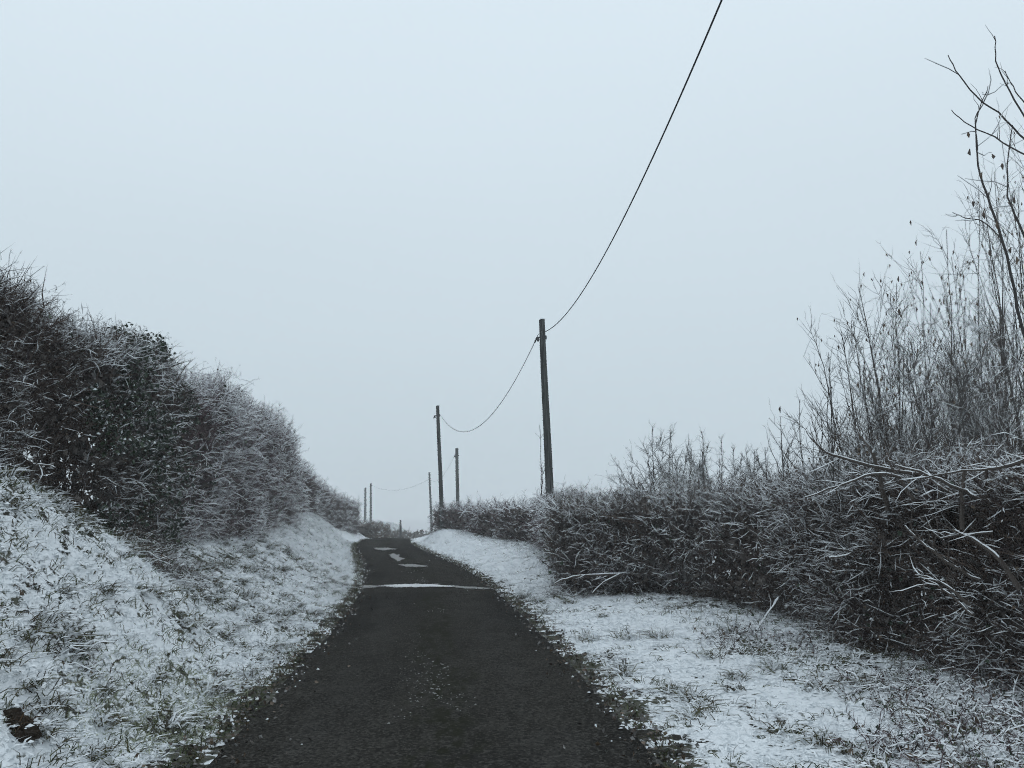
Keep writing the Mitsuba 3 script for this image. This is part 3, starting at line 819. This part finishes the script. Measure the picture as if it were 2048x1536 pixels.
# tussocks of longer bent grass, and drifts of clotted snow between them
for side, n in ((-1, 110), (1, 45)):
    p, d = scatter(n, side, 5, 22, .35, 2.5)
    for c_, h_ in zip(p, r.uniform(.10, .22, n)):
        m_ = 46
        q_ = c_ + r.normal(size=(m_, 3)) * [h_ * .35, h_ * .35, .01]
        blades(q_, h_ * r.uniform(.6, 1.2, m_), np.full(m_, .003 * (1 + .03 * c_[1])), GRASS[2:], grass, 1.0, np.array([-side * .5, -.1, 0]))
        k_ = r.uniform(size=m_) < .45
        blades(q_[k_] + [0, 0, .012], h_ * r.uniform(.6, 1.1, k_.sum()), np.full(k_.sum(), .006 * (1 + .03 * c_[1])), None, frost, 1.1, np.array([-side * .5, -.1, 0]))
        frost.add(*lumps(c_ + r.normal(size=(9, 3)) * [h_ * .9, h_ * .9, .012] + [0, 0, .015], r.uniform(.010, .024, 9), .6))
# the greener patch low on the left bank
p, d = scatter(6000, -1, 5.4, 8.6, .15, 1.3)
k = (np.hypot((p[:, 1] - 6.9) / 1.2, (d - .62) / .42) + r.normal(size=len(p)) * .25) < 1
blades(p[k], r.uniform(.03, .07, k.sum()), np.full(k.sum(), .003), [(.24, .265, .17), (.32, .335, .25), (.18, .20, .13)], grass, .7)
grass.put('grass', 'plant_mat')
labels['grass'] = {'label': 'dead and green grass poking through the snow on bank and verge', 'category': 'grass', 'kind': 'stuff'}
frost.put('snowy_grass', 'frost_mat')
labels['snowy_grass'] = {'label': 'snow laden grass blades and snow clods on bank and verge', 'category': 'snowy grass', 'kind': 'stuff'}


# ---------------------------------------------------------------- brambles and a clod low on the banks
def bramble(seed, label, centre, rx, ry, height, n, palette=PURPLE, snow=.7):
    r2 = np.random.default_rng(seed)
    t = thing('bramble', label, 'bramble')
    a, q = r2.uniform(0, 6.28, n), np.sqrt(r2.uniform(size=n))
    x, y = centre[0] + rx * q * np.cos(a), centre[1] + ry * q * np.sin(a)
    p = np.stack([x, y, ground_z(x, y) - .02], -1)
    way = unit(r2.normal(size=(n, 3)) * [1, 1, .3] + [0, 0, .75])
    sp, sr = shoots(r2, p, way, height * r2.uniform(.7, 2.0, n), np.full(n, .0038) * r2.uniform(.7, 1.5, n), 5, .25, .55)
    tw, wh, lv = Bag(), Bag(), Bag()
    tw.add(*sweep(sp, sr), shade(r2, n, 18, palette))
    lay_snow(r2, wh, sp, sr, snow, .006)
    cp, cd = on_paths(r2, sp, 4, .2)
    c, cr = shoots(r2, cp, unit(cd + r2.normal(size=cp.shape) * .8), height * r2.uniform(.15, .5, len(cp)), np.full(len(cp), .0026), 2, .3)
    tw.add(*sweep(c, cr), shade(r2, len(cp), 9, palette))
    lay_snow(r2, wh, c, cr, snow, .005)
    pos, _ = on_paths(r2, sp, 3, .2)
    leaves(r2, lv, pos, .03, DEAD + IVY, wh, .7, .5)
    tw.put(f'{t}__stems', 'plant_mat', 'stuff')
    wh.put(f'{t}__snow', 'snow_mat', 'stuff')
    lv.put(f'{t}__leaves', 'leaf_mat', 'stuff')


bramble(201, 'low purplish bramble on the verge left of the dark hedge hollow', on_ground(1520, 1290), .6, 1.0, .2, 200)
bramble(202, 'snowy bramble tangle in the lower right corner', on_ground(1950, 1490), .8, .8, .20, 480)
bramble(203, 'bramble between the lower right tangle and the foot of the right hedge', on_ground(1900, 1400), .7, 1.2, .2, 400)
bramble(204, 'reddish bramble hanging down the left bank under the ivy covered shrub', on_ground(300, 1125), .45, .9, .3, 420, TWIG, .35)
bramble(205, 'dark bramble at the foot of the left bank by the frame edge', on_ground(110, 1270), .35, .6, .12, 110, TWIG, .7)
bramble(206, 'bramble at the foot of the bulging right shrub', on_ground(1180, 1185), .8, .6, .32, 200, TWIG, .5)
t = thing('dead_stick', 'pale snowy stick leaning on the foot of the right hedge', 'stick')
branch(t, [at(1512, 1262, 11.2), at(1530, 1235, 11.3), at(1546, 1212, 11.4), at(1556, 1196, 11.5)], .012, .008, 71, 1.4, 2, (.2, .19, .17), 'shaft')
t = thing('earth_clod', 'dark brown clod of earth in the snow at the lower left corner', 'earth clod')
c = on_ground(38, 1462) + [0, 0, .02]
bag = Bag()
for dx, dy, dz, k in ((0, 0, 0, 1), (-.07, .05, .05, .75), (.08, -.03, -.03, .7), (.03, -.07, -.04, .6)):
    ball = trimesh.creation.icosphere(3, 1.0)
    vv = np.array(ball.vertices)
    vv = vv * (.55 + .9 * meshkit.fbm(vv * 2.2 + 5 + dx * 90, 4))[:, None] * [.075, .065, .06] * k
    bag.add(vv + c + [dx, dy, dz], np.array(ball.faces), (np.array([.03, .024, .019]) * (.4 + 1.3 * meshkit.fbm(vv * 60, 2))[:, None]))
bag.put(f'{t}__soil', 'plant_mat')
bag = Bag()
q_ = c + r.normal(size=(46, 3)) * [.07, .055, 0]
bag.add(*lumps(q_ + [0, 0, .02], r.uniform(.008, .022, 46), .6))
bag.put(f'{t}__snow', 'frost_mat')
bag = Bag()
blades(c + r.normal(size=(60, 3)) * [.05, .05, .02], r.uniform(.05, .12, 60), np.full(60, .004), DEAD, bag, 1.0)
bag.put(f'{t}__dead_grass', 'plant_mat', 'stuff')

# ---------------------------------------------------------------- mist
scene['haze_air'] = {'type': 'homogeneous', 'albedo': .95, 'sigma_t': HAZE}
scene['haze'] = {'type': 'cube', 'to_world': T().translate([0, 340, 0]).scale([420, 480, 24]), 'bsdf': {'type': 'null'}, 'interior': {'type': 'ref', 'id': 'haze_air'}}
labels['haze'] = {'label': 'thin winter mist over the lane and fields', 'category': 'mist', 'kind': 'stuff'}
if __name__ == '__main__':
    tri = {k: len(meshkit.WRITTEN[d['filename']][1]) for k, d in scene.items() if d.get('type') == 'ply'}
    print('triangles', sum(tri.values()), 'entries', len(tri), sorted(tri.items(), key=lambda x: -x[1])[:12])
